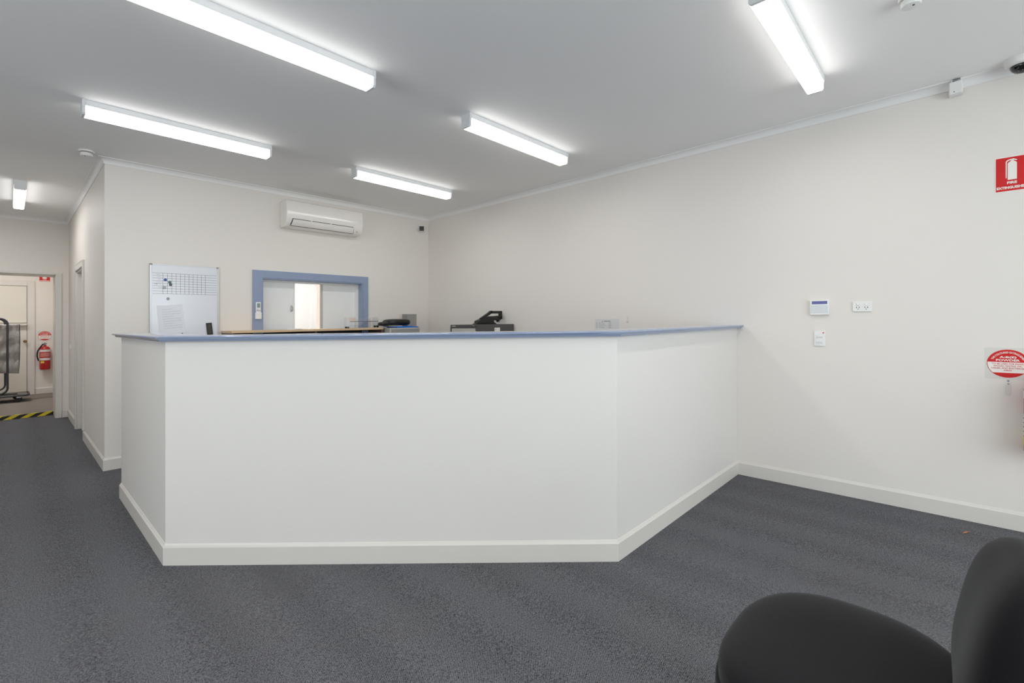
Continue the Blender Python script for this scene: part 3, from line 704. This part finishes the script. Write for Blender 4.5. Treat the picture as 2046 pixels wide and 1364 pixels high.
t = thing('power_outlet', (XR, .47, 1.375), 'white double power point right of the keypad', 'power outlet')
MB().box(XR-.011, XR, .413, .527, 1.376, 1.449).build('plate', M['white'], t, .003)
for y in (.495, .446):
    MB().box(XR-.017, XR-.011, y-.008, y+.008, 1.422, 1.438).build('rocker', M['signwhite'], t, .003)
    m = MB().obox((XR-.0112, y+.008, 1.407), (.0006, 0, 0), (0, .0016, 0.0008), (0, -.001, .005)).obox((XR-.0112, y-.008, 1.407), (.0006, 0, 0), (0, .0016, -.0008), (0, .001, .005)).box(XR-.0118, XR-.0106, y-.0016, y+.0016, 1.390, 1.398)
    m.build('socket_slots', M['dark'], t)

t = thing('light_switch', (XR, .735, 1.115), 'white four-gang switch plate with a red dot below the keypad', 'switch')
MB().box(XR-.010, XR, .698, .772, 1.115, 1.232).build('plate', M['white'], t, .003)
MB().box(XR-.012, XR-.010, .712, .760, 1.130, 1.203).build('inner_plate', M['white'], t, .002)
for y in (.725, .747):
    for z in (1.148, 1.186): MB().box(XR-.017, XR-.012, y-.009, y+.009, z-.007, z+.007).build('rocker', M['cap'], t, .002)
MB().lathe((XR-.010, .711, 1.218), [(.005, 0), (.005, .002)], 'x', 14).build('red_dot', M['signred'], t)

# fire extinguisher sign
sy, sz_ = -.283, 2.222
t = thing('extinguisher_sign', (XR, sy, 2.112), 'red and white fire extinguisher sign high on the right wall', 'sign')
f0 = fr(sy, sz_)
m = MB().prism([(-.073, -.110), (.073, -.110), (.073, .110), (-.073, .110)], f0, 0, .002, 0)
m.prism([(-.0695, -.105), (.0695, -.105), (.0695, .105), (-.0695, .105)], f0, .002, .0026, 1)
m.build('plate', [M['signwhite'], M['signred']], t)
m = MB()
P = lambda poly, k_=[0]: (k_.__setitem__(0, k_[0]+1), m.prism(poly, f0, .0026, .0030 + .0002*k_[0], 0))
P([(-.018, -.036), (.022, -.036), (.022, .066), (.017, .074), (.009, .079), (.007, .084), (-.003, .084), (-.005, .079), (-.013, .074), (-.018, .066)])
P([(-.003, .085), (.007, .085), (.007, .092), (-.003, .092)])
P([(-.002, .087), (.022, .080), (.023, .085), (.004, .095)])
P([(-.0265, -.024), (-.022, -.024), (-.0215, .073), (-.017, .081), (-.003, .087), (-.003, .093), (-.020, .088), (-.0265, .078)])
m.build('pictogram', M['signwhite'], t)
m = MB(); words(m, 'FIRE', .014, .043, lambda u, w, d: f0(u+.001, w-.054, .0026+d), bold=.045)
words(m, 'EXTINGUISHER', .0145, .132, lambda u, w, d: f0(u, w-.084, .0026+d), bold=.045)
m.build('lettering', M['signwhite'], t)

def ellipse(rx, ry, w0=None, w1=None, n=48):
    if w0 is None: return [(rx*math.cos(2*PI*k/n), ry*math.sin(2*PI*k/n)) for k in range(n)]
    a0, a1 = math.asin(max(-1, min(1, w0/ry))), math.asin(max(-1, min(1, w1/ry)))
    A = [a0 + (a1-a0)*k/n for k in range(n+1)]
    return [(rx*math.cos(a), ry*math.sin(a)) for a in A] + [(-rx*math.cos(a), ry*math.sin(a)) for a in A[::-1]]

def oval_sign(fn, rx, ry, x, y, z, label, backing=True, full=True):
    t = thing('extinguisher_label', (x, y, z), label, 'sign')
    if backing: MB().prism([(-rx*1.1, -ry*1.12), (rx*1.1, -ry*1.12), (rx*1.1, ry*1.12), (-rx*1.1, ry*1.12)], fn, 0, .0006).build('clear_backing', M['plate'], t)
    m = MB().prism(ellipse(rx, ry), fn, .0006, .0014, 1)
    m.prism(ellipse(rx*.97, ry*.97), fn, .0014, .0018, 0)
    m.prism(ellipse(rx*.97, ry*.97, ry*.10, ry*.969, 24), fn, .0018, .0022, 1)
    m.prism(ellipse(rx*.97, ry*.97, -ry*.969, -ry*.66, 24), fn, .0018, .0022, 1)
    m.build('disc', [M['signwhite'], M['signred']], t)
    m = MB()
    words(m, 'A:B(E)', ry*.125, rx*.80, lambda u, w, d: fn(u, w+ry*.46, .0022+d), bold=.03)
    words(m, 'POWDER', ry*.14, rx*1.12, lambda u, w, d: fn(u, w+ry*.24, .0022+d), bold=.03)
    words(m, 'THIS COLOURED EXTINGUISHER', ry*.12, rx*1.95, lambda u, w, d: fn(u, w, .0022+d), arc=(rx*.80, ry*.80), bold=.02)
    m.build('white_lettering', M['signwhite'], t)
    m = MB()
    for i, (tx, wd) in enumerate((('TO BE USED FOR PAPER,', 1.5), ('WOOD, TEXTILE, OIL,', 1.36), ('LIQUID, AND ELECTRICAL', 1.55), ('FIRES', .36))):
        words(m, tx, ry*.095, rx*wd, lambda u, w, d: fn(u, w - ry*(.02+.155*i), .0018+d), bold=.012)
    m.build('red_lettering', M['signred'], t)
    return t
oval_sign(fr(-.266, 1.034), .093, .088, XR, -.266, .94, 'round red and white A:B(E) powder extinguisher label low on the right wall')
t = thing('wall_bracket', (XR, -.268, .90), 'bare screw fixing on the right wall below the round red label', 'bracket')
MB().lathe((XR, -.268, .926), [(.006, 0), (.005, .003)], 'x', 12).lathe((XR, -.268, .907), [(.005, 0), (.004, .006)], 'x', 12).build('screws', M['steel'], t)
MB().box(XR-.002, XR, -.28, -.256, .835, .90).build('plate', M['plate'], t, .001)

def extinguisher(x, y, z, r, hgt, face, label, wrap=False):
    """upright cylinder on a wall; face = outward direction in plan"""
    fxd, fyd = face
    px, py = -fyd, fxd
    t = thing('fire_extinguisher', (x, y, z), label, 'fire extinguisher')
    k = hgt
    MB().lathe((x, y, z), [(r*.86, 0), (r*.96, .006), (r, .02), (r, k-.06), (r*.9, k-.03), (r*.62, k-.008), (r*.3, k), (r*.28, k+.02)], n=40).build('cylinder', M['red'], t)
    ang = math.atan2(fyd, fxd)
    def band(z0, z1, a, mats, name, par=None, out=.0012):
        n = 20; vs = []
        for i in range(n+1):
            q = ang - a + 2*a*i/n
            vs += [(x+(r+out)*math.cos(q), y+(r+out)*math.sin(q), z+z0), (x+(r+out)*math.cos(q), y+(r+out)*math.sin(q), z+z1)]
        return MB().raw(vs, [(2*i, 2*i+2, 2*i+3, 2*i+1) for i in range(n)], 0, True).build(name, mats, t)
    if wrap:
        band(k*.25, k*.54, 2.6, M['label'], 'instruction_label'); band(k*.12, k*.235, 2.5, M['yellow'], 'inspection_tag')
        for zq in (.30, .36, .42, .48): band(k*zq, k*(zq+.012), 2.3, M['ink2'], 'label_text', None, .0018)
    band(k*.76, k*.86, 1.9, M['label'], 'top_band')
    if not wrap:
        band(k*.40, k*.50, 1.5, M['label'], 'instruction_label')
        band(k*.54, k*.74, 1.5, mat('red_print', (196, 64, 62), .4, vary=.3, vscale=90), 'printed_panel')
        n = 8; m = MB()
        rr = r + .0022
        for zz_ in range(3):
            for i in range(9):
                q = ang - 1.0 + 2.0*i/9; q2 = q + .12
                m.raw([(x+rr*math.cos(q), y+rr*math.sin(q), z+k*(.565+.055*zz_)), (x+rr*math.cos(q2), y+rr*math.sin(q2), z+k*(.565+.055*zz_)), (x+rr*math.cos(q2), y+rr*math.sin(q2), z+k*(.59+.055*zz_)), (x+rr*math.cos(q), y+rr*math.sin(q), z+k*(.59+.055*zz_))], [(0, 1, 2, 3)])
        m.build('print_marks', M['label'], t)
        m = MB(); rr = r+.003
        px, py = -fyd, fxd
        for i in range(6):
            q = ang - .75 + .12*i if (px < 0) else ang - .9 + .12*i
            m.raw([(x+rr*math.cos(a_), y+rr*math.sin(a_), z+zz_) for a_, zz_ in ((q, k*.28), (q+.12, k*.28), (q+.12, k*.37), (q, k*.37))], [(0, 1, 2, 3)])
        m.build('inspection_tag', M['yellow'], t)
    vz = z+k+.02
    v = MB().lathe((x, y, vz), [(.016, 0), (.018, .01), (.018, .035), (.012, .045)], n=16).build('valve', M['steel'], t)
    MB().obox((x+px*-.02+fxd*.02, y+py*-.02+fyd*.02, vz+.05), (px*.05, py*.05, -.01), (-py*.009, px*.009, 0), (0, 0, .004)).obox((x+px*-.02, y+py*-.02, vz+.03), (px*.045, py*.045, 0), (-py*.009, px*.009, 0), (0, 0, .003)).build('lever', M['steel'], v, .001)
    hs = []
    for i in range(13):
        a_ = i/12
        q = Vector((-px, -py, 0)) if (px*1 > 0 or py > 0) else Vector((px, py, 0))
        side = r*(.3 + 1.1*math.sin(min(1, a_*1.7)*PI/2)) if a_ < .75 else r*(1.4 - .9*(a_-.75))
        hs.append(Vector((x, y, vz+.025)) + q*side + Vector((fxd*.01, fyd*.01, -a_*(k*.72))))
    MB().tube(hs, .011, 10).build('hose', M['rubber'], t)
    wx, wy = -fxd, -fyd
    MB().obox((x+wx*(r+.008), y+wy*(r+.008), z+k*.8), (wx*.012, wy*.012, 0), (-wy*.02, wx*.02, 0), (0, 0, .05)).build('wall_bracket', M['steel'], t, .001)
    return t
extinguisher(XR-.105, -.41, .505, .085, .44, (-1, 0), 'red fire extinguisher at the right edge, low on the right wall', True)


# ================================================================== FAR ROOM
yw = YFAR
d3 = thing('door_3', (-.2, yw, FARZ), 'cream split door in the far wall with a ledge at mid height', 'door'); d3['kind'] = 'structure'
up = MB().box(-.62, .228, yw-.035, yw-.005, 1.405, 2.085).build('upper_leaf', M['door'], d3, .003)
lo = MB().box(-.62, .228, yw-.035, yw-.005, FARZ+.006, 1.39).build('lower_leaf', M['door'], d3, .003)
MB().box(-.62, .228, yw-.12, yw-.03, 1.355, 1.392).build('ledge', M['trim'], d3, .003)
MB().lathe((.205, yw-.035, 1.06), [(.024, 0), (.024, .006), (.009, .01), (.009, .04), (.022, .046), (.026, .06), (.018, .072), (.004, .074)], 'y', 20).build('door_handle', M['brass'], d3)
MB().box(-.70, -.62, yw-.03, yw, FARZ, 2.17).box(.235, .335, yw-.03, yw, FARZ, 2.185).box(-.62, .235, yw-.03, yw, 2.092, 2.185).build('architrave', M['trim'], d3, .004)
fy = lambda x, z: (lambda u, w, d: (x + u, yw - d, z + w))
oval_sign(fy(.468, 1.150), .09, .086, .468, yw, 1.06, 'small round red extinguisher label on the wall beyond the corridor', True)
extinguisher(.468, yw-.10, .515, .075, .44, (0, -1), 'red fire extinguisher with a hose on the wall beyond the corridor')
t = thing('extinguisher_sign', (.468, yw, 2.19), 'small red sign showing under the head of the corridor opening', 'sign')
f1 = fy(.468, 2.285)
m = MB().prism([(-.072, -.095), (.072, -.095), (.072, .095), (-.072, .095)], f1, 0, .002, 0)
m.prism([(-.03, -.045), (.026, -.045), (.026, .06), (-.03, .06)], f1, .002, .0026, 1)
m.prism([(-.066, -.088), (.066, -.088), (.066, -.078), (-.066, -.078)], f1, .002, .0026, 1)
words(m, 'FIRE', .014, .045, lambda u, w, d: f1(u, w-.06, .002+d), 1, bold=.02)
m.build('plate', [M['signred'], M['signwhite']], t)

# trolley with a plastic sheet hung from it
ty = 11.55; tz = FARZ
t = thing('garment_trolley', (-.25, ty, tz), 'dark tubular trolley on castors beyond the corridor', 'trolley')
def hoop(y, zb, xr, rad, ztop):
    pts = [(-.75, y, zb), (xr-.09, y, zb)]
    for k_ in range(7):
        a_ = -PI/2 + PI/2*k_/6; pts.append((xr-.09+.09*math.cos(a_), y, zb+.09+.09*math.sin(a_)))
    for k_ in range(7):
        a_ = PI/2*k_/6; pts.append((xr-.09+.09*math.cos(a_), y, ztop-.09+.09*math.sin(a_)))
    pts.append((-.75, y, ztop)); return MB().tube(pts, rad, 12)
hoop(ty, .215, -.016, .015, 1.47).build('end_frame', M['tubesteel'], t)
hoop(ty+.42, .24, -.045, .013, 1.47).build('end_frame', M['tubesteel'], t)
m = MB().tube([(-.75, ty-.05, .165), (.20, ty-.05, .165), (.235, ty-.02, .168), (.235, ty+.44, .168), (.2, ty+.47, .168), (-.75, ty+.47, .168)], .014, 10)
m.tube([(-.75, ty+.02, .20), (.1, ty+.02, .2)], .012, 8).build('base_frame', M['tubesteel'], t)
MB().box(-.72, .215, ty-.03, ty+.45, .178, .186).build('deck', mat('deck_steel', (104, 100, 98), .5), t)
for y in (ty-.03, ty+.44):
    cs = MB().lathe((.112 - (.0 if y < ty else .02), y+.016, tz+.048), [(.016, 0), (.046, 0), (.048, .004), (.048, .028), (.046, .032), (.016, .032)], 'y', 24).build('castor', M['rubber'], t)
    MB().box(.085, .14, y-.022, y+.022, tz+.075, .165).build('fork', M['steel'], cs, .002)
nx, nz = 40, 40; vs = []
for i in range(nx+1):
    for j in range(nz+1):
        u, w = i/nx, j/nz
        x = -.75 + u*(.126 - .010*w + .75) + .02*w*(1-w)*4*(u-.5); z = 1.372 - w*.83 + .012*math.sin(u*9+1)*w
        y = ty+.075 + .016*math.sin(u*23 + 3*w) * (.4+w) + .012*math.sin(u*51 + w*13) + .01*math.sin(w*21+u*6)
        vs.append((x, y, z))
ps = tag(MB().raw(vs, [(i*(nz+1)+j, (i+1)*(nz+1)+j, (i+1)*(nz+1)+j+1, i*(nz+1)+j+1) for i in range(nx) for j in range(nz)], 0, True).build('plastic_sheet', M['film'], sharp=180), 'crinkled grey plastic sheet hanging from the dark trolley', 'plastic sheet')
ps.modifiers.new('thin', 'SOLIDIFY').thickness = .001
MB().tube([(vs[nx*(nz+1)+j][0]-.004, vs[nx*(nz+1)+j][1], vs[nx*(nz+1)+j][2]) for j in range(0, nz+1, 2)], .0055, 6).build('hem', M['tubesteel'], ps)

# ================================================================== CHAIR
def chair(cx, cy, yaw, label):
    t = thing('visitor_chair', (cx, cy, 0), label, 'chair')
    R3 = Matrix.Rotation(yaw, 3, 'Z')
    W = lambda p: Vector((cx, cy, 0)) + R3 @ Vector(p)
    def seatwarp(p):   # waterfall front, dished middle, dropping to the back
        q = p.copy()
        q.z += -.012*max(0, p.y/.24) ** 2 + .006*(p.x/.25)**2
        return q
    mb = MB(); mb.pad(W((0, .0, .432)), (.303, .268, .060), .77, .55, R3, seatwarp, 80, 36); s1 = mb.build('seat', M['chair'], t, sharp=180)
    mb = MB(); mb.pad(W((0, .0, .382)), (.308, .274, .03), .75, .35, R3, None, 80, 20); mb.build('seat_shell', M['chair'], s1, sharp=180)
    RB = R3 @ Matrix.Rotation(math.radians(-79), 3, 'X')
    def bw(p):
        q = p.copy(); q.x *= 1 - .08*(-p.y/.2 if p.y < 0 else 0); q.z += .03*(p.x/.24)**2; return q
    mb = MB(); mb.pad(W((0, -.308, .632)), (.25, .215, .085), .68, .78, RB, bw, 80, 36); b1 = mb.build('backrest', M['chair'], t, sharp=180)
    mb = MB(); mb.pad(W((0, -.363, .62)), (.24, .205, .05), .66, .6, RB, bw, 60, 20); mb.build('back_shell', M['chairleg'], b1, sharp=180)
    for sx in (-1, 1):
        MB().tube([W((sx*.19, .19, .38)), W((sx*.22, .235, .19)), W((sx*.235, .255, .0))], .0125, 10).build('leg', M['chairleg'], t)
        MB().tube([W((sx*.19, -.16, .38)), W((sx*.22, -.235, .19)), W((sx*.235, -.27, .0))], .0125, 10).build('leg', M['chairleg'], t)
        MB().tube([W((sx*.12, -.12, .375)), W((sx*.12, -.33, .37)), W((sx*.12, -.385, .42)), W((sx*.12, -.405, .62))], .012, 10).build('back_support', M['chairleg'], t)
    MB().tube([W((-.19, .19, .372)), W((.19, .19, .372)), W((.19, -.16, .372)), W((-.19, -.16, .372)), W((-.19, .19, .372))], .012, 8).build('seat_frame', M['chairleg'], t)
    return t
chair(1.45, .205, math.radians(0), 'black upholstered chair in the bottom right corner of the room')

m = MB().prism([(3.985, -.058), (4.005, -.062), (4.03, -.075), (4.05, -.094), (4.026, -.084), (4.0, -.074)], lambda u, w, d: (u, w, .004 + d + .005*math.sin((u-3.98)*45)), 0, .0015)
tag(m.build('dry_leaf', M['leaf']), 'small dry orange-brown leaf on the carpet near the right wall', 'leaf')

# ================================================================== LIGHT
w = bpy.data.worlds.new('World'); bpy.context.scene.world = w; w.use_nodes = True
bg = w.node_tree.nodes['Background']; bg.inputs['Color'].default_value = (0.90, 0.95, 1.0, 1); bg.inputs['Strength'].default_value = 2.7
def area(name, loc, rot, sx, sy, e, col, portal=False):
    l = bpy.data.lights.new(name, 'AREA'); l.shape = 'RECTANGLE'; l.size = sx; l.size_y = sy; l.energy = e; l.color = col
    if portal: l.cycles.is_portal = True
    o = bpy.data.objects.new(name, l); C.objects.link(o); o.location = loc; o.rotation_euler = rot
    return o
area('shopfront_daylight_portal', lift(((SX0+SX1)/2, YF-.06, (SZ0+SZ1)/2)), (PI/2, 0, 0), SX1-SX0, SZ1-SZ0, 1, (1, 1, 1), True)
area('added_window_portal', lift((XLEFT-.06, (LY0+LY1)/2, (LZ0+LZ1)/2)), (PI/2, 0, -PI/2), LY1-LY0, LZ1-LZ0, 1, (1, 1, 1), True)  # portal for the added left window
# unseen fill lights added to brighten the back room and far room
area('back_room_fill', lift((2.6, 7.3, HC-.06)), (0, 0, 0), 1.2, .2, 28, (.96, .98, 1))
area('far_room_fill', lift((-.4, 11.2, HC-.06)), (0, 0, 0), 1.2, .2, 15, (1, .98, .95))

# ================================================================== CAMERA
sc = bpy.context.scene
cam = bpy.data.cameras.new('Camera'); co = bpy.data.objects.new('Camera', cam); C.objects.link(co)
FPX = 937.787; Y0 = 651.10
cam.sensor_fit = 'HORIZONTAL'; cam.sensor_width = 36.0; cam.lens = FPX / 2046 * 36.0
cam.shift_y = (Y0 - 682) / 2046 ; cam.clip_start = .02; cam.clip_end = 100
co.location = (0, 0, 1.27); co.rotation_euler = (PI/2, 0, -0.8201)
cam.shift_y = -(682 - Y0) / 2046
sc.camera = co
sc.view_settings.view_transform = 'Standard'; sc.view_settings.look = 'None'; sc.view_settings.gamma = 1; sc.view_settings.use_curve_mapping = False
sc.view_settings.exposure = 1.06
cy = sc.cycles
cy.use_denoising = True; cy.max_bounces = 10; cy.diffuse_bounces = 7; cy.glossy_bounces = 4; cy.transparent_max_bounces = 12; cy.sample_clamp_indirect = 6; cy.caustics_reflective = False; cy.caustics_refractive = False
